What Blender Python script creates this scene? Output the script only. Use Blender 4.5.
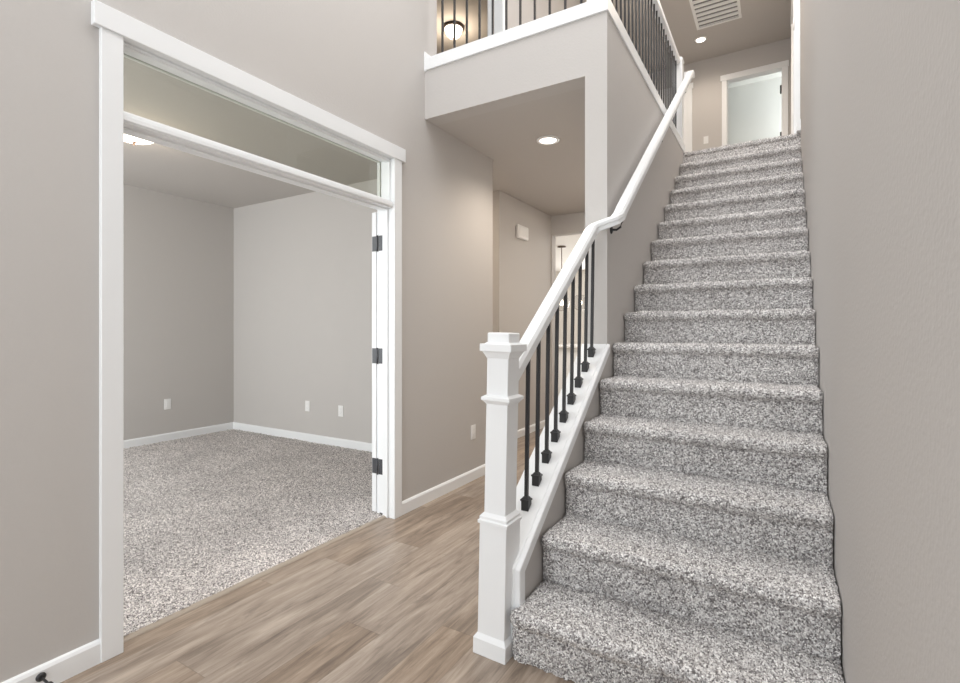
import bpy, bmesh, math
import numpy as np
from mathutils import Vector, Matrix

sc = bpy.context.scene
COL = sc.collection
for o in list(bpy.data.objects):
    bpy.data.objects.remove(o)

# ------------------------------------------------------------------ camera
cd = bpy.data.cameras.new('camera')
cam = bpy.data.objects.new('camera', cd)
COL.objects.link(cam)
cd.sensor_fit = 'HORIZONTAL'
cd.sensor_width = 36.0
cd.lens = 500.09 / 960 * 36.0
cd.shift_y = -10.88 / 960
cd.clip_start = 0.02
cd.clip_end = 100
cam.location = (0, 0, 1.2156)
cam.rotation_euler = (math.radians(90), 0, math.radians(30.90))
sc.camera = cam

# ------------------------------------------------------------------ world, light, exposure
w = bpy.data.worlds.new('sky')
sc.world = w
w.use_nodes = True
bgn = w.node_tree.nodes['Background']
bgn.inputs[0].default_value = (0.93, 0.97, 1.0, 1)
bgn.inputs[1].default_value = 1.0

def area(name, loc, rot, sx, sy, power, color=(1, 1, 1), spread=180):
    l = bpy.data.lights.new(name, 'AREA')
    l.shape = 'RECTANGLE'
    l.size, l.size_y = sx, sy
    l.energy = power
    l.color = color
    l.spread = math.radians(spread)
    o = bpy.data.objects.new(name, l)
    COL.objects.link(o)
    o.location = loc
    o.rotation_euler = [math.radians(a) for a in rot]
    return o

# daylight coming in through the windows of the place
area('foyer_upper_window_daylight', (-1.0, -2.45, 3.9), (84, 0, 0), 2.0, 2.4, 22, (0.94, 0.975, 1.0))
area('foyer_door_glass_daylight', (-1.0, -2.45, 1.3), (90, 0, 0), 2.0, 1.8, 33, (0.94, 0.975, 1.0))
area('office_window_daylight', (-4.5, -0.5, 1.6), (76, 0, 0), 2.0, 1.7, 74, (0.94, 0.985, 1.0))
area('kitchen_window_daylight', (-2.6, 11.85, 1.35), (-90, 0, 0), 3.0, 2.0, 90, (1.0, 0.98, 0.95))
area('bedroom_window_daylight', (1.55, 9.25, 4.2), (0, 90, 0), 1.3, 0.9, 40, (0.98, 1.0, 0.94))
# unseen fill lights added to brighten the foyer, stairwell, kitchen and halls
area('foyer_fill', (-0.85, 1.3, 5.40), (0, 0, 0), 1.6, 2.4, 60, (0.98, 0.99, 1.0))
area('stairwell_fill', (-0.30, 3.7, 5.40), (0, 0, 0), 0.7, 1.6, 37, (1.0, 0.98, 0.96))
area('kitchen_fill', (-2.6, 7.4, 2.66), (0, 0, 0), 1.6, 0.7, 30, (1.0, 0.985, 0.96))
area('lower_hall_fill', (-1.25, 5.2, 2.68), (0, 0, 0), 0.4, 1.0, 12, (1.0, 0.90, 0.78))
area('side_hall_fill', (-3.4, 4.2, 2.68), (0, 0, 0), 0.3, 0.3, 12, (1.0, 0.84, 0.66))
area('upper_hall_fill', (-0.5, 6.2, 5.42), (0, 0, 0), 0.5, 0.8, 20, (1.0, 0.83, 0.66))

vs = sc.view_settings
sc.display_settings.display_device = 'sRGB'
vs.view_transform = 'Standard'
vs.look = 'None'
vs.exposure = 0.39
vs.gamma = 1.0
vs.use_curve_mapping = False
sc.cycles.max_bounces = 10
sc.cycles.diffuse_bounces = 7
sc.cycles.use_denoising = True

# ------------------------------------------------------------------ materials
def new_mat(name):
    m = bpy.data.materials.new(name)
    m.use_nodes = True
    nt = m.node_tree
    return m, nt, nt.nodes['Principled BSDF']

def nd(nt, t, **kw):
    n = nt.nodes.new(t)
    for k, v in kw.items():
        if k.startswith('i_'):
            n.inputs[k[2:].replace('_', ' ')].default_value = v
        else:
            setattr(n, k, v)
    return n

def paint(name, col, rough=0.6, bump=0.0, scale=120.0):
    m, nt, p = new_mat(name)
    p.inputs['Base Color'].default_value = (*col, 1)
    p.inputs['Roughness'].default_value = rough
    g = nd(nt, 'ShaderNodeNewGeometry')
    n = nd(nt, 'ShaderNodeTexNoise', i_Scale=scale, i_Detail=2.0)
    nt.links.new(g.outputs['Position'], n.inputs['Vector'])
    if bump:
        b = nd(nt, 'ShaderNodeBump', i_Strength=bump, i_Distance=0.004)
        nt.links.new(n.outputs['Fac'], b.inputs['Height'])
        nt.links.new(b.outputs['Normal'], p.inputs['Normal'])
    return m

M_WALL = paint('greige_wall_paint', (0.545, 0.522, 0.502), 0.7, 0.22, 90)
M_CEIL = paint('greige_ceiling_paint', (0.53, 0.503, 0.478), 0.8, 0.35, 60)
M_TRIM = paint('white_trim_enamel', (0.855, 0.87, 0.88), 0.35)
M_PLASTIC = paint('white_plastic', (0.86, 0.86, 0.85), 0.3)
M_SLOT = paint('grey_plastic_recess', (0.55, 0.55, 0.56), 0.5)
M_IRON = paint('black_iron', (0.024, 0.024, 0.026), 0.42, 0.15, 200)
M_HINGE = paint('oil_rubbed_metal', (0.06, 0.062, 0.07), 0.4, 0.1, 200)
M_BRONZE = paint('dark_bronze', (0.10, 0.065, 0.045), 0.4, 0.05, 100)
M_COUNTER = paint('pale_quartz', (0.80, 0.79, 0.77), 0.25, 0.0)
M_CABINET = paint('white_cabinet_paint', (0.84, 0.84, 0.83), 0.4, 0.02, 60)
M_DARK = paint('vent_gap_shade', (0.20, 0.20, 0.20), 0.8)  # vent backing, the shade between the slats put into its colour
M_KITCHEN = paint('cream_kitchen_paint', (0.80, 0.78, 0.745), 0.7, 0.1, 80)
M_ROOM = paint('pale_bedroom_paint', (0.74, 0.75, 0.74), 0.7, 0.1, 80)
M_STRIP = paint('tan_threshold_strip', (0.42, 0.355, 0.29), 0.4)

def emit(name, col, strength):
    m, nt, p = new_mat(name)
    p.inputs['Base Color'].default_value = (0.9, 0.88, 0.85, 1)
    p.inputs['Emission Color'].default_value = (*col, 1)
    p.inputs['Emission Strength'].default_value = strength
    return m
M_LENS = emit('lit_downlight_lens', (1.0, 0.93, 0.83), 5.0)
M_DOME = emit('lit_frosted_glass', (1.0, 0.90, 0.76), 2.6)
M_BULB = emit('lit_bulb', (1.0, 0.85, 0.62), 8.0)

def glass(name, tint=(0.90, 0.905, 0.87)):
    m, nt, p = new_mat(name)
    nt.nodes.remove(p)
    out = nt.nodes['Material Output']
    t = nd(nt, 'ShaderNodeBsdfTransparent')
    t.inputs[0].default_value = (*tint, 1)
    g = nd(nt, 'ShaderNodeBsdfGlossy')
    g.inputs['Roughness'].default_value = 0.01
    ge = nd(nt, 'ShaderNodeNewGeometry')
    dt = nd(nt, 'ShaderNodeVectorMath', operation='DOT_PRODUCT')
    nt.links.new(ge.outputs['Incoming'], dt.inputs[0])
    nt.links.new(ge.outputs['Normal'], dt.inputs[1])
    prev = dt.outputs['Value']
    for op, val in (('ABSOLUTE', None), ('SUBTRACT', 1.0), ('POWER', 5.0), ('MULTIPLY', 0.9), ('ADD', 0.035)):
        k = nd(nt, 'ShaderNodeMath', operation=op)
        if op == 'SUBTRACT':
            k.inputs[0].default_value = 1.0
            nt.links.new(prev, k.inputs[1])
        else:
            nt.links.new(prev, k.inputs[0])
            if val is not None:
                k.inputs[1].default_value = val
        prev = k.outputs[0]
    mx = nd(nt, 'ShaderNodeMixShader')
    nt.links.new(prev, mx.inputs[0])
    nt.links.new(t.outputs[0], mx.inputs[1])
    nt.links.new(g.outputs[0], mx.inputs[2])
    nt.links.new(mx.outputs[0], out.inputs['Surface'])
    return m
M_GLASS = glass('clear_window_glass')
M_GLOBE = glass('clear_globe_glass', (0.9, 0.9, 0.9))

def carpet_mat(name, gain, tint, blotch):
    m, nt, p = new_mat(name)
    L = nt.links.new
    g = nd(nt, 'ShaderNodeNewGeometry')
    v = nd(nt, 'ShaderNodeTexVoronoi', i_Scale=195.0)
    L(g.outputs['Position'], v.inputs['Vector'])
    sp = nd(nt, 'ShaderNodeSeparateColor')
    L(v.outputs['Color'], sp.inputs[0])
    r = nd(nt, 'ShaderNodeValToRGB')
    cr = r.color_ramp
    cr.interpolation = 'LINEAR'
    stops = [(0.0, (0.10, 0.092, 0.09)), (0.16, (0.16, 0.15, 0.148)), (0.34, (0.30, 0.285, 0.28)),
             (0.62, (0.46, 0.445, 0.44)), (0.85, (0.62, 0.605, 0.595)), (1.0, (0.74, 0.725, 0.71))]
    cr.elements[0].position, cr.elements[0].color = stops[0][0], (*stops[0][1], 1)
    cr.elements[1].position, cr.elements[1].color = stops[-1][0], (*stops[-1][1], 1)
    for pos, c in stops[1:-1]:
        e = cr.elements.new(pos)
        e.color = (*c, 1)
    L(sp.outputs[0], r.inputs[0])
    # soft tracks left by brushing the pile
    n = nd(nt, 'ShaderNodeTexNoise', i_Scale=2.6, i_Detail=3.0, i_Distortion=0.6)
    L(g.outputs['Position'], n.inputs['Vector'])
    mr = nd(nt, 'ShaderNodeMapRange')
    mr.inputs['From Min'].default_value = 0.3
    mr.inputs['From Max'].default_value = 0.7
    mr.inputs['To Min'].default_value = gain * (1 - blotch)
    mr.inputs['To Max'].default_value = gain * (1 + blotch)
    L(n.outputs['Fac'], mr.inputs['Value'])
    mx = nd(nt, 'ShaderNodeVectorMath', operation='SCALE')
    L(r.outputs[0], mx.inputs[0])
    L(mr.outputs[0], mx.inputs['Scale'])
    mt = nd(nt, 'ShaderNodeVectorMath', operation='MULTIPLY')
    mt.inputs[1].default_value = tint
    L(mx.outputs[0], mt.inputs[0])
    L(mt.outputs[0], p.inputs['Base Color'])
    p.inputs['Roughness'].default_value = 0.95
    p.inputs['Sheen Weight'].default_value = 0.15
    b = nd(nt, 'ShaderNodeBump', i_Strength=0.7, i_Distance=0.006)
    b.invert = True
    L(v.outputs['Distance'], b.inputs['Height'])
    L(b.outputs['Normal'], p.inputs['Normal'])
    return m
M_CARPET = carpet_mat('flecked_grey_carpet', 1.42, (1, 1, 1), 0.06)
M_CARPET2 = carpet_mat('flecked_carpet_office_light', 1.3, (1.03, 0.985, 0.96), 0.13)  # the stair carpet again, the cast of the office light put into its tint

def wood_mat():
    m, nt, p = new_mat('oak_vinyl_planks')
    L = nt.links.new
    def math_(op, a, b=None):
        n = nd(nt, 'ShaderNodeMath', operation=op)
        for i, x in enumerate((a, b)):
            if x is None:
                continue
            if isinstance(x, (int, float)):
                n.inputs[i].default_value = x
            else:
                L(x, n.inputs[i])
        return n.outputs[0]
    g = nd(nt, 'ShaderNodeNewGeometry')
    s = nd(nt, 'ShaderNodeSeparateXYZ')
    L(g.outputs['Position'], s.inputs[0])
    X, Y = s.outputs[0], s.outputs[1]
    u = math_('DIVIDE', math_('ADD', X, 20.06), 0.178)
    row = math_('FLOOR', u)
    fu = math_('FRACT', u)
    wr = nd(nt, 'ShaderNodeTexWhiteNoise', noise_dimensions='1D')
    L(row, wr.inputs['W'])
    v = math_('DIVIDE', math_('ADD', math_('ADD', Y, 20.0), math_('MULTIPLY', wr.outputs['Value'], 1.22)), 1.22)
    colm = math_('FLOOR', v)
    fv = math_('FRACT', v)
    cmb = nd(nt, 'ShaderNodeCombineXYZ')
    L(row, cmb.inputs[0]); L(colm, cmb.inputs[1])
    wid = nd(nt, 'ShaderNodeTexWhiteNoise', noise_dimensions='2D')
    L(cmb.outputs[0], wid.inputs['Vector'])
    # grain, stretched along the plank and different for each one
    gv = nd(nt, 'ShaderNodeCombineXYZ')
    L(math_('MULTIPLY', X, 42.0), gv.inputs[0])
    L(math_('MULTIPLY', Y, 3.4), gv.inputs[1])
    L(math_('MULTIPLY', wid.outputs['Value'], 37.0), gv.inputs[2])
    n1 = nd(nt, 'ShaderNodeTexNoise', i_Scale=1.0, i_Detail=7.0, i_Roughness=0.7, i_Distortion=0.8)
    L(gv.outputs[0], n1.inputs['Vector'])
    gv2 = nd(nt, 'ShaderNodeCombineXYZ')
    L(math_('MULTIPLY', X, 11.0), gv2.inputs[0])
    L(math_('MULTIPLY', Y, 1.7), gv2.inputs[1])
    L(math_('MULTIPLY', wid.outputs['Value'], 91.0), gv2.inputs[2])
    n2 = nd(nt, 'ShaderNodeTexNoise', i_Scale=1.0, i_Detail=3.0, i_Distortion=0.9)
    L(gv2.outputs[0], n2.inputs['Vector'])
    r = nd(nt, 'ShaderNodeValToRGB')
    cr = r.color_ramp
    cr.elements[0].position, cr.elements[0].color = 0.33, (0.115, 0.085, 0.062, 1)
    cr.elements[1].position, cr.elements[1].color = 0.70, (0.43, 0.345, 0.27, 1)
    e = cr.elements.new(0.5); e.color = (0.27, 0.205, 0.153, 1)
    mixf = math_('ADD', math_('MULTIPLY', n1.outputs['Fac'], 0.55), math_('MULTIPLY', n2.outputs['Fac'], 0.45))
    mixf = math_('ADD', mixf, math_('MULTIPLY', math_('SUBTRACT', wid.outputs['Value'], 0.5), 0.055))
    L(mixf, r.inputs[0])
    gv3 = nd(nt, 'ShaderNodeCombineXYZ')
    L(math_('MULTIPLY', X, 15.0), gv3.inputs[0])
    L(math_('MULTIPLY', Y, 3.2), gv3.inputs[1])
    L(math_('MULTIPLY', wid.outputs['Value'], 53.0), gv3.inputs[2])
    n3 = nd(nt, 'ShaderNodeTexNoise', i_Scale=1.0, i_Detail=5.0, i_Roughness=0.6, i_Distortion=1.4)
    L(gv3.outputs[0], n3.inputs['Vector'])
    st = nd(nt, 'ShaderNodeMapRange')
    st.inputs['From Min'].default_value = 0.60
    st.inputs['From Max'].default_value = 0.74
    L(n3.outputs['Fac'], st.inputs['Value'])
    kn = nd(nt, 'ShaderNodeMix', data_type='RGBA')
    L(math_('MULTIPLY', st.outputs[0], 0.6), kn.inputs['Factor'])
    L(r.outputs[0], kn.inputs['A'])
    kn.inputs['B'].default_value = (0.13, 0.10, 0.08, 1)
    # greyer and browner planks
    hs = nd(nt, 'ShaderNodeHueSaturation')
    L(kn.outputs['Result'], hs.inputs['Color'])
    wid2 = nd(nt, 'ShaderNodeSeparateColor')
    L(wid.outputs['Color'], wid2.inputs[0])
    L(math_('ADD', math_('MULTIPLY', wid2.outputs[1], 0.22), 0.76), hs.inputs['Saturation'])
    hs.inputs['Value'].default_value = 1.16
    gapx = math_('LESS_THAN', math_('MINIMUM', fu, math_('SUBTRACT', 1.0, fu)), 0.008)
    gapy = math_('LESS_THAN', math_('MINIMUM', fv, math_('SUBTRACT', 1.0, fv)), 0.0014)
    gap = math_('MAXIMUM', gapx, gapy)
    mx = nd(nt, 'ShaderNodeMix', data_type='RGBA')
    L(math_('MULTIPLY', gap, 0.28), mx.inputs['Factor'])
    L(hs.outputs[0], mx.inputs['A'])
    mx.inputs['B'].default_value = (0.07, 0.05, 0.035, 1)
    L(mx.outputs['Result'], p.inputs['Base Color'])
    p.inputs['Roughness'].default_value = 0.36
    p.inputs['Specular IOR Level'].default_value = 0.4
    b = nd(nt, 'ShaderNodeBump', i_Strength=0.08, i_Distance=0.002)
    L(n1.outputs['Fac'], b.inputs['Height'])
    L(b.outputs['Normal'], p.inputs['Normal'])
    return m
M_WOOD = wood_mat()

# ------------------------------------------------------------------ mesh helpers
class MB:
    """collects shapes and links them as ONE mesh object"""
    def __init__(self):
        self.bm = bmesh.new()
    def box(self, x0, x1, y0, y1, z0, z1, bev=0.0, seg=1):
        t = bmesh.new()
        bmesh.ops.create_cube(t, size=1.0)
        for v in t.verts:
            v.co = Vector((x0 + (v.co.x + .5) * (x1 - x0), y0 + (v.co.y + .5) * (y1 - y0), z0 + (v.co.z + .5) * (z1 - z0)))
        if bev:
            bmesh.ops.bevel(t, geom=t.edges[:], offset=bev, segments=seg, affect='EDGES', profile=0.5)
        self.merge(t)
        return self
    def merge(self, t):
        me = bpy.data.meshes.new('t')
        t.to_mesh(me); t.free()
        self.bm.from_mesh(me)
        bpy.data.meshes.remove(me)
    def prism(self, pts, axis, a, b, bev=0.0):
        """closed 2D outline extruded along axis from a to b; pts are the other two coordinates in order"""
        t = bmesh.new()
        def mk(p, c):
            return {'x': (c, p[0], p[1]), 'y': (p[0], c, p[1]), 'z': (p[0], p[1], c)}[axis]
        A = [t.verts.new(mk(p, a)) for p in pts]
        B = [t.verts.new(mk(p, b)) for p in pts]
        t.faces.new(A); t.faces.new(B[::-1])
        n = len(pts)
        for i in range(n):
            t.faces.new((A[i], B[i], B[(i + 1) % n], A[(i + 1) % n]))
        bmesh.ops.recalc_face_normals(t, faces=t.faces[:])
        if bev:
            bmesh.ops.bevel(t, geom=t.edges[:], offset=bev, segments=1, affect='EDGES')
        self.merge(t)
        return self
    def frustum(self, cx, cy, z0, z1, h0, h1, y0h=None, y1h=None):
        """square section from half-size h0 at z0 to h1 at z1"""
        t = bmesh.new()
        vs_ = []
        for z, h in ((z0, h0), (z1, h1)):
            vs_.append([t.verts.new((cx + sx * h, cy + sy * h, z)) for sx, sy in ((-1, -1), (1, -1), (1, 1), (-1, 1))])
        t.faces.new(vs_[0][::-1]); t.faces.new(vs_[1])
        for i in range(4):
            t.faces.new((vs_[0][i], vs_[0][(i + 1) % 4], vs_[1][(i + 1) % 4], vs_[1][i]))
        self.merge(t)
        return self
    def lathe(self, prof, cx, cy, cz=0.0, n=40, axis='z'):
        t = bmesh.new()
        rings = []
        for r, z in prof:
            if r < 1e-6:
                rings.append([t.verts.new((0, 0, z))])
            else:
                rings.append([t.verts.new((r * math.cos(2 * math.pi * i / n), r * math.sin(2 * math.pi * i / n), z)) for i in range(n)])
        for a, b in zip(rings, rings[1:]):
            for i in range(n):
                j = (i + 1) % n
                if len(a) == 1 and len(b) == 1:
                    continue
                if len(a) == 1:
                    t.faces.new((a[0], b[i], b[j]))
                elif len(b) == 1:
                    t.faces.new((a[i], a[j], b[0]))
                else:
                    t.faces.new((a[i], a[j], b[j], b[i]))
        bmesh.ops.recalc_face_normals(t, faces=t.faces[:])
        for f in t.faces:
            f.smooth = True
        if axis == 'x':
            bmesh.ops.rotate(t, verts=t.verts[:], matrix=Matrix.Rotation(math.radians(90), 3, 'Y'))
        bmesh.ops.translate(t, verts=t.verts[:], vec=(cx, cy, cz))
        self.merge(t)
        return self
    def sweep(self, path, prof, ups=None):
        """profile (side, up) swept along a polyline, sections plumb-ish mitred"""
        t = bmesh.new()
        P = [Vector(p) for p in path]
        rings = []
        for i, p in enumerate(P):
            d0 = (P[i] - P[i - 1]).normalized() if i else None
            d1 = (P[i + 1] - P[i]).normalized() if i < len(P) - 1 else None
            d = (d0 + d1).normalized() if d0 and d1 else (d0 or d1)
            side = d.cross(Vector((0, 0, 1))).normalized()
            up = side.cross(d).normalized()
            rings.append([t.verts.new(p + side * a + up * b) for a, b in prof])
        n = len(prof)
        for A, B in zip(rings, rings[1:]):
            for i in range(n):
                t.faces.new((A[i], A[(i + 1) % n], B[(i + 1) % n], B[i]))
        t.faces.new(rings[0][::-1]); t.faces.new(rings[-1])
        bmesh.ops.recalc_face_normals(t, faces=t.faces[:])
        self.merge(t)
        return self
    def tube(self, path, r, n=10):
        prof = [(r * math.cos(2 * math.pi * i / n), r * math.sin(2 * math.pi * i / n)) for i in range(n)]
        t = bmesh.new()
        P = [Vector(p) for p in path]
        rings = []
        ref = None
        for i, p in enumerate(P):
            d = (P[min(i + 1, len(P) - 1)] - P[max(i - 1, 0)]).normalized()
            h = Vector((0, 0, 1)) if abs(d.z) < 0.9 else Vector((1, 0, 0))
            s = d.cross(h).normalized(); u = s.cross(d)
            rings.append([t.verts.new(p + s * a + u * b) for a, b in prof])
        for A, B in zip(rings, rings[1:]):
            for i in range(n):
                f = t.faces.new((A[i], A[(i + 1) % n], B[(i + 1) % n], B[i])); f.smooth = True
        t.faces.new(rings[0][::-1]); t.faces.new(rings[-1])
        bmesh.ops.recalc_face_normals(t, faces=t.faces[:])
        self.merge(t)
        return self
    def build(self, name, mat, parent=None, origin=None):
        me = bpy.data.meshes.new(name)
        self.bm.to_mesh(me); self.bm.free()
        me.materials.append(mat)
        o = bpy.data.objects.new(name, me)
        COL.objects.link(o)
        if parent is not None:
            o.parent = parent
            # meshes are built in world coordinates; keep them there
            bpy.context.view_layer.update()
            wm = parent_world(parent)
            me.transform(wm.inverted())
        return o

def parent_world(o):
    m = Matrix.LocRotScale(o.location, o.rotation_euler, o.scale)
    return parent_world(o.parent) @ m if o.parent else m

def struct(name, mb, mat, parent=None):
    o = mb.build(name, mat, parent)
    if parent is None:
        o['kind'] = 'structure'
    return o

def tag(o, label, cat, group=None):
    o['label'] = label
    o['category'] = cat
    if group:
        o['group'] = group
    return o

def thing(name, label, cat, loc, group=None):
    o = bpy.data.objects.new(name, None)
    o.empty_display_size = 0.1
    COL.objects.link(o)
    o.location = loc
    return tag(o, label, cat, group)

def dup(root, loc, label=None, group=None):
    r = root.copy(); COL.objects.link(r); r.location = loc
    if label: r['label'] = label
    if group: r['group'] = group
    for ch in list(root.children):
        c = ch.copy(); COL.objects.link(c); c.parent = r
        for g_ in ch.children:
            d = g_.copy(); COL.objects.link(d); d.parent = c
    return r

# ------------------------------------------------------------------ key dimensions (metres)
XW = -2.145      # hall face of the left wall
TW = 0.12        # wall thickness
XR = 0.168       # right wall
YB = 2.828       # balcony front
XB = -0.845      # stair face of the stair wall
XBI = -0.976     # hall face of the stair wall
ZC = 2.706       # lower ceiling
ZF = 3.04        # upper floor
ZT = 5.48        # upper ceiling
RUN, RISE, Y0 = 0.2561, 0.19, 1.615
YL = Y0 + 15 * RUN   # landing edge
YK = 6.06        # wall with the opening to the kitchen
YFAR = 8.57
YFR = -2.5       # front wall
OY0, OY1 = 0.928, 2.4826   # office opening
OZ = 2.328
OXB, OYB, OZC = -5.747, 3.714, 2.714

# ------------------------------------------------------------------ structure
struct('floor', MB().box(-6.5, XR, YFR - .12, 12, -0.08, 0.0), M_WOOD)
# left wall with the office opening below and a doorway above
b = MB()
x0, x1 = XW - TW, XW
b.box(x0, x1, YFR, OY0 - .02, 0, OZ + .02)
b.box(x0, x1, OY1 + .02, 3.80, 0, OZ + .02)
b.box(x0, x1, YFR, 3.80, OZ + .02, ZF)
b.box(x0, x1, YFR, 2.97, ZF, ZT)
b.box(x0, x1, 2.97, 3.97, ZF + 2.05, ZT)
b.box(x0, x1, 3.97, YFAR, ZF, ZT)
struct('wall_left', b, M_WALL)
struct('wall_right', MB().box(XR, XR + .12, YFR, YFAR + .12, -0.05, ZT), M_WALL)
# front wall with the entry glazing left open to the sky
b = MB()
b.box(-6.2, -2.1, YFR - .12, YFR, 0, ZT)
b.box(.0, XR + .12, YFR - .12, YFR, 0, ZT)
b.box(-2.1, .0, YFR - .12, YFR, 0, .35)
b.box(-2.1, .0, YFR - .12, YFR, 5.3, ZT)
struct('wall_front', b, M_WALL)
struct('ceiling', MB().box(-6.5, XR + 0.12, YFR - .12, YFAR + .12, ZT, ZT + .1), M_CEIL)
# slab of the upper storey: its underside is the lower ceiling
b = MB()
b.box(XW, XB - .13, YB + .13, YFAR, ZC, ZF - .012)
b.box(-6.2, XW, OYB + .12, 12, ZC + .002, ZF - .012)
struct('ceiling_hall', b, M_CEIL)
b = MB()
b.box(XW, XB - .13, YB + .13, YFAR, ZF - .012, ZF)
b.box(XB - .14, XR, YL + .015, YFAR, ZF - .2, ZF)
b.box(-6.2, XW - .0, 2.9, YFAR, ZF - .012, ZF)
struct('floor_upper', b, M_CARPET)
# balcony front
struct('wall_balcony', MB().box(XW, XB, YB, YB + .13, ZC, 3.05), M_WALL)
# stair wall: knee wall, column and the tall part below the upper floor
cap = lambda y: 0.318 + 0.708 * (y - 1.661)
b = MB()
pts = [(1.70, 0), (1.70, cap(1.70) - .05), (YB, cap(YB) - .05), (YB, ZC), (YB + .13, ZC), (YB + .13, 3.05), (YL + .1, 3.05), (YL + .1, 2.9), (YFAR, 2.9), (YFAR, 0)]
b.prism(pts, 'x', XBI, XB)
struct('wall_stair', b, M_WALL)
# upper hall end wall with its doorway
dx0, dx1 = -.692, .03
zd = ZF + 2.03
b = MB()
b.box(-6.2, dx0 - .02, YFAR, YFAR + .12, ZF - .3, ZT)
b.box(dx1 + .02, XR, YFAR, YFAR + .12, ZF - .3, ZT)
b.box(dx0 - .02, dx1 + .02, YFAR, YFAR + .12, zd + .02, ZT)
struct('wall_back', b, M_WALL)
# bedroom behind the far doorway
b = MB()
b.box(-2.6, 1.6, 9.8, 9.9, ZF, ZT)
b.box(-2.7, -2.6, YFAR + .12, 9.9, ZF, ZT)
b.box(1.6, 1.7, YFAR + .12, 9.9, ZF, ZT)
struct('wall_bedroom', b, M_ROOM)
struct('ceiling_bedroom', MB().box(-2.7, 1.7, YFAR + .12, 9.9, ZT, ZT + .1), M_ROOM)
struct('floor_bedroom', MB().box(-2.7, 1.7, YFAR, 9.9, ZF - .1, ZF), M_CARPET)
# upstairs room on the left
b = MB()
b.box(-6.3, -6.2, YFR, YFAR + .12, ZF, ZT)
b.box(-6.2, XW - TW, 2.2, 2.3, ZF, ZT)
struct('wall_loft', b, M_WALL)
# wall along the lower hall (with the chime), side hall, end wall with opening
struct('wall_hall', MB().prism([(-6.0, 4.66), (-2.55, 4.66), (-2.55, YK), (-2.67, YK), (-2.67, 4.78), (-6.0, 4.78)], 'z', 0, ZC), M_WALL)
b = MB()
b.box(-2.67, -2.535, YK, YK + .12, 0, ZC)
b.box(-2.535, XBI, YK, YK + .12, 2.457, ZC)
struct('wall_end', b, M_WALL)
# kitchen
b = MB()
b.box(-6.0, -5.9, YK + .12, 11.9, 0, ZC)
b.box(-6.0, -4.1, 11.9, 12.0, 0, ZC)
b.box(-1.1, .3, 11.9, 12.0, 0, ZC)
b.box(-4.1, -1.1, 11.9, 12.0, 2.35, ZC)
b.box(-4.1, -1.1, 11.9, 12.0, 0, .2)
b.box(-5.9, -2.67, YK + .12, YK + .13, 0, ZC)
struct('wall_kitchen', b, M_KITCHEN)
struct('ceiling_kitchen', MB().box(-6.0, .3, YK + .12, 12, ZC - .004, ZC + .001), M_KITCHEN)
# office shell
b = MB()
b.box(OXB - .1, OXB, -.7, OYB + .1, 0, OZC)
struct('wall_office_far', b, M_WALL)
struct('wall_office_right', MB().box(OXB, XW - TW, OYB, OYB + .08, 0, OZC), M_WALL)
b = MB()
b.box(OXB, -5.5, -.7, -.6, 0, OZC); b.box(-3.5, XW - TW, -.7, -.6, 0, OZC)
b.box(-5.5, -3.5, -.7, -.6, 0, .7); b.box(-5.5, -3.5, -.7, -.6, 2.4, OZC)
struct('wall_office_front', b, M_WALL)
struct('ceiling_office', MB().box(OXB - .1, XW - TW, -.7, OYB + .08, OZC, OZC + .1), M_CEIL)

# office carpet, a fine grid with a rough pile surface
rng = np.random.default_rng(5)
def grid_mesh(name, P, mat, smooth=False):
    ny, nx = P.shape[:2]
    me = bpy.data.meshes.new(name)
    idx = np.arange(ny * nx).reshape(ny, nx)
    q = np.stack([idx[:-1, :-1], idx[:-1, 1:], idx[1:, 1:], idx[1:, :-1]], -1).reshape(-1, 4)
    me.vertices.add(ny * nx); me.vertices.foreach_set('co', P.reshape(-1).astype(np.float32))
    me.loops.add(q.size); me.loops.foreach_set('vertex_index', q.reshape(-1).astype(np.int32))
    me.polygons.add(len(q))
    me.polygons.foreach_set('loop_start', (np.arange(len(q)) * 4).astype(np.int32))
    me.polygons.foreach_set('loop_total', np.full(len(q), 4, np.int32))
    me.update(); me.validate()
    me.materials.append(mat)
    return me
gx = np.arange(OXB, -2.203, 0.012); gy = np.arange(-.6, OYB + .006, 0.012)
Xg, Yg = np.meshgrid(gx, gy)
Zg = 0.012 + rng.normal(0, 0.0035, Xg.shape)
Yg2 = np.clip(Yg, np.where(Xg > XW - TW, OY0 - .0, -.6), np.where(Xg > XW - TW, OY1 + .0, OYB))
me = grid_mesh('floor_office', np.stack([Xg, Yg2, Zg], -1), M_CARPET2)
o = bpy.data.objects.new('floor_office', me); COL.objects.link(o); o['kind'] = 'structure'
struct('trim_threshold', MB().prism([(-2.213, 0.0), (-2.187, 0.0), (-2.189, .005), (-2.195, .010), (-2.208, .0135), (-2.213, .0135)], 'y', OY0, OY1), M_STRIP)

# ------------------------------------------------------------------ trim
def base_prof(x, s, h=.085, t=.015):
    """baseboard section standing at x, facing s"""
    return [(x, 0), (x + s * t, 0), (x + s * t, h - .014), (x + s * (t - .006), h - .004), (x + s * .004, h), (x, h)]
struct('baseboard_left', MB().prism(base_prof(XW, 1), 'y', YFR, OY0 - .07).prism(base_prof(XW, 1), 'y', OY1 + .0715, 3.80), M_TRIM)
struct('baseboard_right', MB().prism(base_prof(XR, -1), 'y', YFR, 1.62), M_TRIM)
struct('baseboard_hall', MB().prism(base_prof(-2.55, 1), 'y', 4.66, YK), M_TRIM)
struct('baseboard_knee', MB().prism(base_prof(XBI, -1), 'y', 1.78, YK), M_TRIM)
struct('baseboard_office_far', MB().prism(base_prof(OXB, 1, .095), 'y', -.6, OYB), M_TRIM)
struct('baseboard_office_right', MB().prism(base_prof(OYB, -1, .095), 'x', OXB, XW - TW), M_TRIM)
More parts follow.
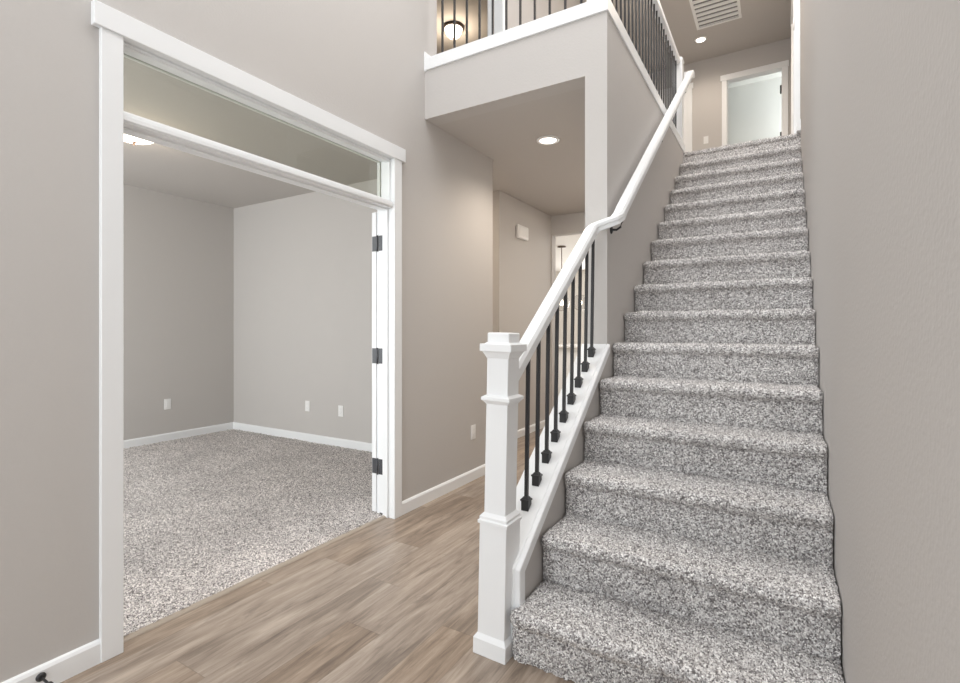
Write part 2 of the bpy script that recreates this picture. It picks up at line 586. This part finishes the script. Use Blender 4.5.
struct('baseboard_upper_left', MB().prism([(x, z + ZF) for x, z in base_prof(XW, 1, .14)], 'y', YB - .009, 2.965), M_TRIM)
struct('baseboard_upper_right', MB().prism([(x, z + ZF) for x, z in base_prof(XR, -1, .10, .03)], 'y', YL - .06, 5.548), M_TRIM)
struct('baseboard_upper_back', MB().prism([(y, z + ZF) for y, z in base_prof(YFAR, -1, .09)], 'x', -1.19, -.765), M_TRIM)

# office door opening: jambs, stops, casings, header
b = MB()
b.box(XW - TW, -2.135, OY0 - .02, OY0, 0, OZ, .0015)
b.box(XW - TW, -2.135, OY1, OY1 + .02, 0, OZ, .0015)
b.box(XW - TW, -2.135, OY0 - .02, OY1 + .02, OZ, OZ + .02, .0015)
# stops of the doorway and glazing beads of the transom
b.box(-2.222, -2.178, OY1 - .011, OY1, 0.0, 1.998, .002)
b.box(-2.222, -2.178, OY0, OY0 + .011, 0.0, 1.998, .002)
for xa, xb in ((-2.232, -2.160), (-2.262, -2.240)):
    b.box(xa, xb, OY1 - .013, OY1, 2.05, OZ, .003)
    b.box(xa, xb, OY0, OY0 + .013, 2.05, OZ, .003)
    b.box(xa, xb, OY0, OY1, OZ - .013, OZ, .003)
b.box(-2.196, -2.163, OY0, OY1, OZ - .022, OZ - .012, .003)
struct('trim_office_jamb', b, M_TRIM)
# transom bar with stepped moulding
b = MB()
b.box(-2.262, -2.138, OY0, OY1, 2.006, 2.046, .003)
b.box(-2.232, -2.158, OY0, OY1, 2.046, 2.060, .004)
b.box(-2.262, -2.238, OY0, OY1, 2.046, 2.066, .003)
b.box(-2.138, -2.132, OY0, OY1, 2.014, 2.034, .002)
b.box(-2.222, -2.178, OY0, OY1, 1.998, 2.006, .002)
struct('trim_transom_bar', b, M_TRIM)
b = MB()
b.box(XW, -2.125, .857, OY0 + .002, 0, OZ - .002, .002)
b.box(XW, -2.125, OY1 - .002, 2.554, 0, OZ - .002, .002)
b.box(XW - TW - .018, XW - TW, .857, OY0 - .005, 0, OZ, .002)
b.box(XW - TW - .018, XW - TW, OY1 + .005, 2.554, 0, OZ, .002)
b.box(XW - TW - .018, XW - TW, .83, 2.58, OZ, OZ + .085, .002)
struct('trim_office_casing', b, M_TRIM)
struct('trim_office_header', MB().box(XW, -2.118, .832, 2.585, OZ - .002, 2.412, .002), M_TRIM)
struct('window_1', MB().box(-2.238, -2.233, OY0 + .002, OY1 - .002, 2.058, OZ - .004), M_GLASS)

# sloping cap on the knee wall, turned down at its foot
b = MB()
for xa, xb in ((-.990, -.8475), (-.8475, -.8265)):
  b.prism([(1.670, 0.0), (1.670, cap(1.670)), (YB - .004, cap(YB - .004)), (YB - .004, cap(YB) - .056), (1.716, cap(1.716) - .056), (1.716, 0.0)], 'x', xa, xb, .0035)
struct('trim_knee_cap', b, M_TRIM)
# curb below the balcony balusters
struct('trim_balcony_front', MB().box(XW, XB + .008, YB - .012, YB + .135, 3.045, 3.13, .002), M_TRIM)
struct('trim_balcony_side', MB().box(XBI - .008, XB + .008, YB + .135, YL + .10, 3.045, 3.13, .002), M_TRIM)
# upper hall casings
b = MB()
b.box(dx0 - .07, dx0, YFAR - .02, YFAR, ZF, zd, .002)
b.box(dx1 + .005, dx1 + .08, YFAR - .02, YFAR, ZF, zd, .002)
b.box(dx0 - .09, dx1 + .09, YFAR - .026, YFAR, zd, zd + .085, .002)
b.box(dx0 - .02, dx0, YFAR, YFAR + .12, ZF, zd, .001)
b.box(dx1, dx1 + .02, YFAR, YFAR + .12, ZF, zd, .001)
b.box(dx0 - .02, dx1 + .02, YFAR, YFAR + .12, zd, zd + .02, .001)
b.box(dx0, dx0 + .011, YFAR + .045, YFAR + .08, ZF, zd, .001)
struct('trim_bedroom_casing', b, M_TRIM)
b = MB()
b.box(-1.262, -1.190, YFAR - .02, YFAR, ZF, zd, .002)
b.box(-2.06, -1.99, YFAR - .02, YFAR, ZF, zd, .002)
b.box(-2.08, -1.172, YFAR - .026, YFAR, zd, zd + .085, .002)
struct('trim_hall_casing', b, M_TRIM)
struct('door_2', MB().box(-1.99, -1.262, YFAR - .012, YFAR, ZF, zd, .002), M_TRIM)
b = MB()
b.box(.112, XR, 5.55, 5.63, ZF, zd + .02, .003)
b.box(.128, XR, 7.40, 7.48, ZF, zd, .003)
b.box(.122, XR, 5.53, 7.50, zd + .02, zd + .10, .003)
struct('trim_closet_casing', b, M_TRIM)
b = MB()
b.box(.145, XR, 5.63, 6.514, ZF + .01, zd, .002)
b.box(.145, XR, 6.518, 7.40, ZF + .01, zd, .002)
struct('door_3', b, M_TRIM)
# upstairs doorway beside the balcony
b = MB()
zz = ZF + 2.05
b.box(XW - TW, XW, 3.95, 3.97, ZF, zz)
b.box(XW, XW + .02, 3.95, 4.03, ZF, zz, .002)
b.box(XW - TW - .02, XW - TW, 3.95, 4.03, ZF, zz, .002)
b.box(XW, XW + .026, 2.95, 4.05, zz, zz + .085, .002)
struct('trim_loft_casing', b, M_TRIM)
# kitchen patio window behind the island
b = MB()
for x in (-4.1, -3.1, -2.1, -1.15):
    b.box(x, x + .05, 11.93, 11.97, .2, 2.35)
b.box(-4.1, -1.1, 11.93, 11.97, .2, .26); b.box(-4.1, -1.1, 11.93, 11.97, 2.29, 2.35); 
struct('window_2', b, M_TRIM)

# ------------------------------------------------------------------ staircase: fifteen carpeted steps
stairs = thing('carpeted_staircase', 'straight flight of stairs covered in flecked grey carpet between two walls', 'staircase', ((XB + XR) / 2, Y0, 0))
def step_profile(n, ds):
    """from the foot of riser n up over the bull-nose to the back of tread n"""
    yn = Y0 + (n - 1) * RUN
    z0, z1 = (n - 1) * RISE, n * RISE
    yr = yn + .030            # face of the riser
    R = .026
    pts = [(yr + .004, z0 + (0.0 if n == 1 else -.012)), (yr - .002, z0 + .07), (yr, z1 - 2 * R - .012), (yr - .004, z1 - 2 * R - .003)]
    cy, cz = yn + R, z1 - R
    for k in range(13):
        a = math.radians(-105 - 165 * k / 12)
        pts.append((cy + R * math.cos(a), cz + R * math.sin(a)))
    pts += [(yn + .09, z1 - .001), (yn + .18, z1 - .002), (yn + RUN + .034, z1 - .001)]
    P = np.array(pts)
    s = np.r_[0, np.cumsum(np.hypot(*np.diff(P, axis=0).T))]
    t = np.linspace(0, s[-1], max(8, int(s[-1] / ds)))
    return np.c_[np.interp(t, s, P[:, 0]), np.interp(t, s, P[:, 1])]
def make_step(n):
    ds = .0050 if n <= 4 else (.0065 if n <= 8 else .009)
    pr = step_profile(n, ds)
    tg = np.gradient(pr, axis=0); tg /= np.hypot(tg[:, 0], tg[:, 1])[:, None]
    nor = np.c_[-tg[:, 1], tg[:, 0]]
    nx = int(1.0 / ds)
    u = np.linspace(0, 1, nx)
    R_ = np.random.default_rng(100 + n)
    tips = R_.normal(0, 1, (len(pr), nx))
    low = R_.normal(0, 1, (len(pr) // 10 + 3, nx // 10 + 3))
    li = np.linspace(0, low.shape[0] - 1.001, len(pr)); lj = np.linspace(0, low.shape[1] - 1.001, nx)
    i0 = li.astype(int); j0 = lj.astype(int); fi = (li - i0)[:, None]; fj = (lj - j0)[None]
    lo = (low[i0][:, j0] * (1 - fi) * (1 - fj) + low[i0 + 1][:, j0] * fi * (1 - fj) + low[i0][:, j0 + 1] * (1 - fi) * fj + low[i0 + 1][:, j0 + 1] * fi * fj)
    d = tips * .0032 + lo * .0022
    Y = pr[:, 0][:, None] + nor[:, 0][:, None] * d
    Z = pr[:, 1][:, None] + nor[:, 1][:, None] * d
    xl = np.where(pr[:, 0] < 1.655, -.850 if n == 1 else XB + .006, XB + .006)[:, None]
    xr = XR - .004
    # the nosing is rounded over at its two ends
    X = xl + (xr - xl) * u[None] + R_.normal(0, .0016, d.shape)
    X = np.clip(X, xl - (.004 if n == 1 else 0), xr)
    yn = Y0 + (n - 1) * RUN
    e = np.minimum(X - xl, xr - X)
    k = np.clip(1 - e / .028, 0, 1)
    front = np.clip((yn + .055 - pr[:, 0]) / .055, 0, 1)[:, None]
    Y = Y + k ** 2 * .020 * front
    Z = Z - k ** 2 * .010 * (pr[:, 1] > n * RISE - .03)[:, None]
    Z = np.maximum(Z, .001)
    P = np.stack([X, Y, Z], -1)
    P -= np.array(stairs.location)
    me = grid_mesh('step', P, M_CARPET)
    o = bpy.data.objects.new('step', me); COL.objects.link(o); o.parent = stairs
for n in range(1, 17):
    make_step(n)

# ------------------------------------------------------------------ stair railing
rail = thing('stair_railing', 'white stair railing with box newel post, handrail and nine black balusters on the knee wall', 'railing', (-.924, 1.675, 0))
LEAN = math.atan2(.026, 1.17)
def lean(o, cx, cy):
    # the post leans a trifle to the right
    o.data.transform(Matrix.Rotation(LEAN, 4, 'Y'))
cx, cy = -.924, 1.675
def loc_build(mb, name, mat, parent):
    o = mb.build(name, mat, None)
    o.parent = parent
    return o
b = MB()
H = .057
b.box(-H, H, -H, H, .06, .500, .0015)
b.frustum(0, 0, .060, .076, .069, .0575)
b.box(-.069, .069, -.069, .069, 0, .060, .001)
b.frustum(0, 0, .492, .503, .0625, .0625).frustum(0, 0, .503, .508, .0625, .056).frustum(0, 0, .508, .517, .0575, .0575).frustum(0, 0, .517, .530, .0575, .046)
b.box(-.045, .045, -.045, .045, .5, 1.14, .0015)
b.frustum(0, 0, .940, .955, .0455, .058).frustum(0, 0, .955, .966, .060, .060).frustum(0, 0, .966, .974, .060, .046)
b.frustum(0, 0, 1.112, 1.140, .0455, .060)
b.box(-.0665, .0665, -.0665, .0665, 1.138, 1.166, .0015)
b.frustum(0, 0, 1.165, 1.172, .055, .047)
b.box(-.046, .046, -.046, .046, 1.165, 1.208, .004)
newel = loc_build(b, 'newel_post', M_TRIM, rail)
newel.data.transform(Matrix.Rotation(LEAN, 4, 'Y'))
# handrail
RT = lambda y: 1.410 + .748 * (y - 2.2)
prof = [(-.033, .012), (-.024, .026), (.024, .026), (.033, .012), (.033, -.004), (.027, -.010), (.027, -.030), (-.027, -.030), (-.027, -.010), (-.033, -.004)]
UP = lambda y: 2.250 + .742 * (y - 3.336)
off = .028
path = []
for y in (1.712, 2.0, 2.3, 2.66):
    path.append((-.905, y, RT(y) - off))
path += [(-.904, 2.722, RT(2.722) - off), (-.890, 2.752, 1.800), (-.835, 2.788, 1.822), (-.797, 2.812, 1.840), (-.782, 2.845, 1.868)]
for y in (2.90, 3.3, 4.0, 4.8, 5.50):
    path.append((-.780, y, UP(y) - .006))
MB().sweep(path, prof).box(-.842, -.749, 5.497, 5.555, UP(5.5) - .038, UP(5.5) + .02, .002).build('handrail', M_TRIM, rail)
# balusters with shoes
for k in range(9):
    y = 1.888 + .1056 * k
    zb, zt = cap(y) - .002, RT(y) - off - .028
    s = .0074
    o = MB().box(-.905 - s, -.905 + s, y - s, y + s, zb, zt, .001).build('baluster', M_IRON, rail)
    for v_ in o.data.vertices:      # set a trifle out of plumb, like the post
        v_.co.x += .0145 * (v_.co.z - zb)
    h = .0165
    m_ = MB()
    m_.prism([(y - h, cap(y - h) + .001), (y + h, cap(y + h) + .001), (y + h, cap(y) + .030), (y - h, cap(y) + .030)], 'x', -.905 - h, -.905 + h, .001)
    m_.frustum(-.905, y, cap(y) + .030, cap(y) + .037, .019, .019)
    m_.frustum(-.905, y, cap(y) + .037, cap(y) + .047, .016, .009)
    m_.build('shoe', M_IRON, o)
# brackets of the wall rail
for y in (2.905, 4.1, 5.25):
    z = UP(y) - .04
    m_ = MB()
    m_.lathe([(0, 0), (.024, 0), (.024, .004), (.012, .010), (0, .010)], XB, y, z - .085, 20, 'x')
    m_.tube([(XB + .006, y, z - .085), (-.812, y, z - .088), (-.790, y, z - .075), (-.781, y, z - .045), (-.780, y, z + .008)], .0065)
    m_.build('bracket', M_IRON, rail)

# ------------------------------------------------------------------ balcony railing
brail = thing('balcony_railing', 'black baluster railing with white handrail around the upstairs balcony edge', 'railing', (-.913, 2.892, 3.13))
zr0, zr1 = 3.965, 4.02
b = MB()
b.box(-.970, -.856, 2.835, 2.949, 3.13, 4.10, .002); b.box(-.982, -.844, 2.823, 2.961, 4.10, 4.125, .002); b.box(-.96, -.866, 2.845, 2.939, 4.125, 4.16, .004)
b.build('newel_post', M_TRIM, brail)
b = MB()
b.box(-.953, -.857, YL + .02, YL + .11, 3.13, 4.03, .002); b.box(-.960, -.850, YL + .013, YL + .117, 4.0, 4.018, .002); b.box(-.945, -.865, YL + .03, YL + .10, 4.03, 4.045, .004)
b.build('newel_post', M_TRIM, brail)
MB().box(XW + .001, -.97, 2.86, 2.925, zr0, zr1, .008).build('handrail', M_TRIM, brail)
MB().box(-.938, -.872, 2.949, YL + .02, zr0, zr1, .008).build('handrail', M_TRIM, brail)
s = .0065
for k in range(11):
    x = -2.039 + .1018 * k
    MB().box(x - s, x + s, 2.892 - s, 2.892 + s, 3.128, zr0 + .004, .001).build('baluster', M_IRON, brail)
nb = 24
for k in range(nb):
    y = 3.035 + (YL - .06 - 3.035) * k / (nb - 1)
    MB().box(-.905 - s, -.905 + s, y - s, y + s, 3.128, zr0 + .004, .001).build('baluster', M_IRON, brail)

# ------------------------------------------------------------------ office door folded back against the wall, with hinges
door = thing('office_door', 'white office door swung fully open, seen edge-on with three dark hinges', 'door', (-2.30, 2.487, 0))
b = MB()
b.box(-2.327, -2.289, 2.486, 2.596, .016, 2.000, .002); b.box(-2.327, -2.289, 3.142, 3.252, .016, 2.000, .002)
b.box(-2.327, -2.289, 2.596, 3.142, .016, .24, .002); b.box(-2.327, -2.289, 2.596, 3.142, 1.89, 2.000, .002)
b.build('door_frame', M_TRIM, door)
MB().box(-2.311, -2.305, 2.59, 3.148, .235, 1.895).build('glass_pane', M_GLASS, door)
for z in (1.790, 1.049, .321):
    b = MB()
    b.box(-2.262, -2.226, OY1 - .0025, OY1 + .001, z - .05, z + .05, .0008)
    b.box(-2.322, -2.281, 2.4835, 2.4865, z - .05, z + .05, .0008)
    b.tube([(-2.272, 2.480, z - .053), (-2.272, 2.480, z + .053)], .0062, 12)
    for dz in (-.032, 0, .032):
        b.lathe([(0, 0), (.004, 0), (.004, .0008), (0, .0012)], 0, 0, 0, 8) if False else None
    h = b.build('hinge', M_HINGE, door)
    h['label'] = 'dark metal hinge'

# ------------------------------------------------------------------ outlets and switch
def cover(name, label, cat, centre, facing, kind='outlet', group=None, wdt=.070, hgt=.115):
    """facing: +x, -y"""
    t = thing(name, label, cat, centre, group)
    x, y, z = centre
    def slab(mb, u0, u1, v0, v1, d0, d1, bev=0):
        if facing == '+x':
            mb.box(x + d0, x + d1, y + u0, y + u1, z + v0, z + v1, bev)
        else:
            mb.box(x + u0, x + u1, y - d1, y - d0, z + v0, z + v1, bev)
        return mb
    slab(MB(), -wdt / 2, wdt / 2, -hgt / 2, hgt / 2, 0, .006, .002).build('cover_plate', M_PLASTIC, t)
    if kind == 'outlet':
        for s_ in (-1, 1):
            so = slab(MB(), -.017, .017, s_ * .021 - .014, s_ * .021 + .014, .005, .0085, .001).build('socket', M_PLASTIC, t)
            m_ = MB()
            for uu in (-.007, .006):
                slab(m_, uu, uu + .002, s_ * .021 - .003, s_ * .021 + .006, .0084, .0088)
            slab(m_, -.002, .002, s_ * .021 - .010, s_ * .021 - .006, .0084, .0088)
            m_.build('slot', M_SLOT, so)
    else:
        slab(MB(), -.017, .017, -.033, .033, .005, .010, .0015).build('rocker', M_PLASTIC, t)
    return t
cover('wall_outlet', 'white outlet on the hall wall right of the office doorway', 'outlet', (XW, 3.473, .388), '+x')
cover('wall_outlet', 'left of the two white outlets on the brighter office wall', 'outlet', (-4.412, OYB, .394), '-y')
cover('wall_outlet', 'right of the two white outlets on the brighter office wall, nearer the doorway', 'outlet', (-3.905, OYB, .381), '-y')
cover('wall_plate', 'square white wall plate on the darker far office wall', 'wall plate', (OXB, 2.94, .412), '+x', 'switch')
cover('light_switch', 'white light switch at the top of the stairs left of the far doorway', 'light switch', (-.989, YFAR, 4.212), '-y', 'switch')

# door chime
ch = thing('door_chime', 'white rounded door chime box high on the lower hall wall', 'door chime', (-2.55, 5.19, 2.33))
b = MB(); b.box(-2.55, -2.505, 5.03, 5.30, 2.262, 2.415, .018, 3); b.build('cover', M_PLASTIC, ch)
b = MB(); b.box(-2.507, -2.499, 5.055, 5.275, 2.287, 2.39, .003); b.build('front_panel', M_PLASTIC, ch)

# door stop
ds = thing('door_stop', 'small black door stop screwed to the white baseboard at lower left', 'door stop', (XW + .015, .684, .052))
MB().lathe([(0, 0), (.014, 0), (.014, .004), (.007, .008), (0, .008)], XW + .015, .684, .052, 20, 'x').build('flange', M_IRON, ds)
MB().tube([(XW + .02, .684, .052), (XW + .085, .684, .052)], .0038).build('stem', M_IRON, ds)
MB().lathe([(0, 0), (.009, 0), (.009, .012), (.006, .016), (0, .016)], XW + .083, .684, .052, 20, 'x').build('bumper', M_IRON, ds)

# ------------------------------------------------------------------ lamps
def lamp_light(t, loc, power, col, size, spot=False):
    l = bpy.data.lights.new(t.name + '_light', 'SPOT' if spot else 'POINT')
    l.energy = power; l.color = col; l.shadow_soft_size = size
    if spot:
        l.spot_size = math.radians(150); l.spot_blend = .8
    o = bpy.data.objects.new(t.name + '_light', l)
    COL.objects.link(o)
    o.parent = t
    o.location = Vector(loc) - t.location
def downlight(label, x, y, z, power, r=.092):
    t = thing('recessed_downlight', label, 'ceiling light', (x, y, z))
    MB().lathe([(r * .70, -.003), (r * .76, -.010), (r * .96, -.006), (r, 0), (r * .70, 0)], x, y, z, 40).build('trim_ring', M_PLASTIC, t)
    MB().lathe([(0, -.004), (r * .72, -.004), (r * .72, -.001)], x, y, z, 40).build('lens', M_LENS, t)
    lamp_light(t, (x, y, z - .03), power, (1.0, .88, .75), .06, True)
downlight('lit round downlight in the lower hall ceiling under the balcony', -1.552, 3.629, ZC, 30)
downlight('lit round downlight in the upstairs ceiling beside the vent', -.989, 7.95, ZT, 22, .085)

def dome(label, x, y, z, r, ring, drop, power):
    t = thing('dome_ceiling_light', label, 'ceiling light', (x, y, z))
    if ring:
        MB().lathe([(0, 0), (r * 1.12, 0), (r * 1.16, -.012), (r * 1.16, -.034), (r * 1.02, -.034), (r * 1.0, -.022), (0, -.02)], x, y, z, 40).build('rim', M_BRONZE, t)
        z2 = z - .026
        # three straps holding the bowl
        for k in range(3):
            a = 2 * math.pi * k / 3 + 1.2
            pts = [(x + rr * math.cos(a), y + rr * math.sin(a), z2 - zz_) for rr, zz_ in ((r * 1.10, -.004), (r * 1.06, drop * .3), (r * .96, drop * .5))]
            MB().tube(pts, .004, 6).build('strap', M_BRONZE, t)
    else:
        MB().lathe([(0, 0), (r * .8, 0), (r * .8, -.02), (0, -.02)], x, y, z, 40).build('canopy', M_BRONZE, t)
        z2 = z - .02
    pr_ = [(r * math.cos(a), -drop * math.sin(a)) for a in np.linspace(0, math.pi / 2, 12)]
    pr_[-1] = (0, -drop)
    MB().lathe([(0, .0)] + pr_, x, y, z2, 40).build('glass_bowl', M_DOME, t)
    MB().lathe([(0, .002), (.016, 0), (.016, -.004), (.007, -.009), (.009, -.016), (.005, -.024), (0, -.025)], x, y, z2 - drop, 20).build('finial', M_BRONZE, t)
    lamp_light(t, (x, y, z2 - drop - .08), power, (1.0, .82, .62), .1)
dome('lit shallow dome light on the office ceiling, cut off by the door casing', -4.12, 1.87, OZC, .16, False, .075, 4)
dome('lit bowl light with bronze rim seen through the front balcony balusters', -3.93, 5.84, ZT, .125, True, .125, 13)

# return-air vent
vt = thing('ceiling_vent', 'white slatted return air vent in the upstairs ceiling', 'vent', (-.718, 7.25, ZT))
vx0, vx1, vy0, vy1 = -1.0, -.437, 6.86, 7.66
b = MB()
f = .035
b.box(vx0, vx1, vy0, vy0 + f, ZT - .012, ZT, .003); b.box(vx0, vx1, vy1 - f, vy1, ZT - .012, ZT, .003)
b.box(vx0, vx0 + f, vy0 + f, vy1 - f, ZT - .012, ZT, .003); b.box(vx1 - f, vx1, vy0 + f, vy1 - f, ZT - .012, ZT, .003)
b.build('frame', M_PLASTIC, vt)
MB().box(vx0 + f, vx1 - f, vy0 + f, vy1 - f, ZT - .002, ZT).build('backing', M_DARK, vt)
b = MB()
n = 14
for k in range(n):
    y = vy0 + f + (vy1 - vy0 - 2 * f) * (k + .5) / n
    b.prism([(y - .004, ZT - .004), (y + .002, ZT - .012), (y + .003, ZT - .011), (y - .003, ZT - .003)], 'x', vx0 + f, vx1 - f)
for k in range(1, 7):
    y = vy0 + f + (vy1 - vy0 - 2 * f) * k / 7
    b.box(vx0 + f, vx1 - f, y - .015, y + .015, ZT - .016, ZT - .004, .001)
b.build('slats', M_PLASTIC, vt)

# bedroom door leaf, open into the bedroom
bd = thing('bedroom_door', 'white bedroom door opened inward beyond the far upstairs doorway', 'door', (dx1, YFAR + .12, ZF))
MB().box(dx1 + .002, dx1 + .037, YFAR + .125, YFAR + .84, ZF + .012, zd - .004, .002).build('leaf', M_TRIM, bd)
for z in (4.793, 4.102, 3.3):
    h = MB().box(dx1 - .022, dx1 + .001, YFAR + .05, YFAR + .122, z - .05, z + .05, .001).build('hinge', M_IRON, bd)
    h['label'] = 'black hinge'
hd = thing('closet_hinge', 'small hinge on the white casing at the upper right edge of the stairs', 'hinge', (.118, 5.545, 4.09))
MB().tube([(.116, 5.545, 4.04), (.116, 5.545, 4.14)], .006, 10).build('knuckle', M_PLASTIC, hd)

# ------------------------------------------------------------------ kitchen: island and pendants
isl = thing('kitchen_island', 'white kitchen island with pale counter seen through the stair balusters', 'kitchen island', (-2.4, 8.6, 0))
b = MB()
b.box(-3.40, -1.2, 8.2, 9.1, .0, .92, .003)
for x in (-3.36, -2.84, -2.32, -1.8):
    b.box(x, x + .46, 8.188, 8.2, .12, .86, .004)
b.box(-3.41, -1.2, 8.19, 8.2, 0, .09, .002)
b.build('cabinet_body', M_CABINET, isl)
MB().box(-3.46, -1.15, 8.14, 9.2, .92, .96, .004).build('countertop', M_COUNTER, isl)
def pendant(label, x, y, zb):
    t = thing('pendant_light', label, 'pendant light', (x, y, ZC - .004), 'globe pendants over the kitchen island')
    zc = ZC - .004
    MB().lathe([(0, 0), (.075, 0), (.075, -.018), (.02, -.026), (0, -.026)], x, y, zc, 28).build('canopy', M_BRONZE, t)
    MB().tube([(x, y, zc - .02), (x, y, zb + .12)], .007).build('rod', M_BRONZE, t)
    MB().lathe([(0, .13), (.022, .13), (.022, .06), (0, .06)], x, y, zb, 16).build('socket', M_BRONZE, t)
    MB().lathe([(0, .06), (.018, .05), (.034, .0), (.028, -.03), (.0, -.045)], x, y, zb, 18).build('bulb', M_BULB, t)
    R_ = .135
    b_ = MB().lathe([(R_ * math.sin(a), R_ * math.cos(a)) for a in np.linspace(.25, math.pi - .01, 20)], x, y, zb, 28)
    b_.build('glass_globe', M_GLOBE, t)
    b_ = MB()
    b_.tube([(x + R_ * math.cos(a) * .86, y + R_ * math.cos(a) * .52, zb + R_ * math.sin(a)) for a in np.linspace(-1.57, 4.72, 40)], .003, 6)
    b_.build('globe_outline', M_BRONZE, t)  # ring added as the dark refraction outline of the clear globe
pendant('leftmost lit globe pendant over the kitchen island', -3.29, 8.30, 1.70)
pendant('middle lit globe pendant over the kitchen island', -2.95, 8.30, 1.70)
pendant('rightmost lit globe pendant over the kitchen island, nearest the white column', -2.82, 8.62, 1.70)
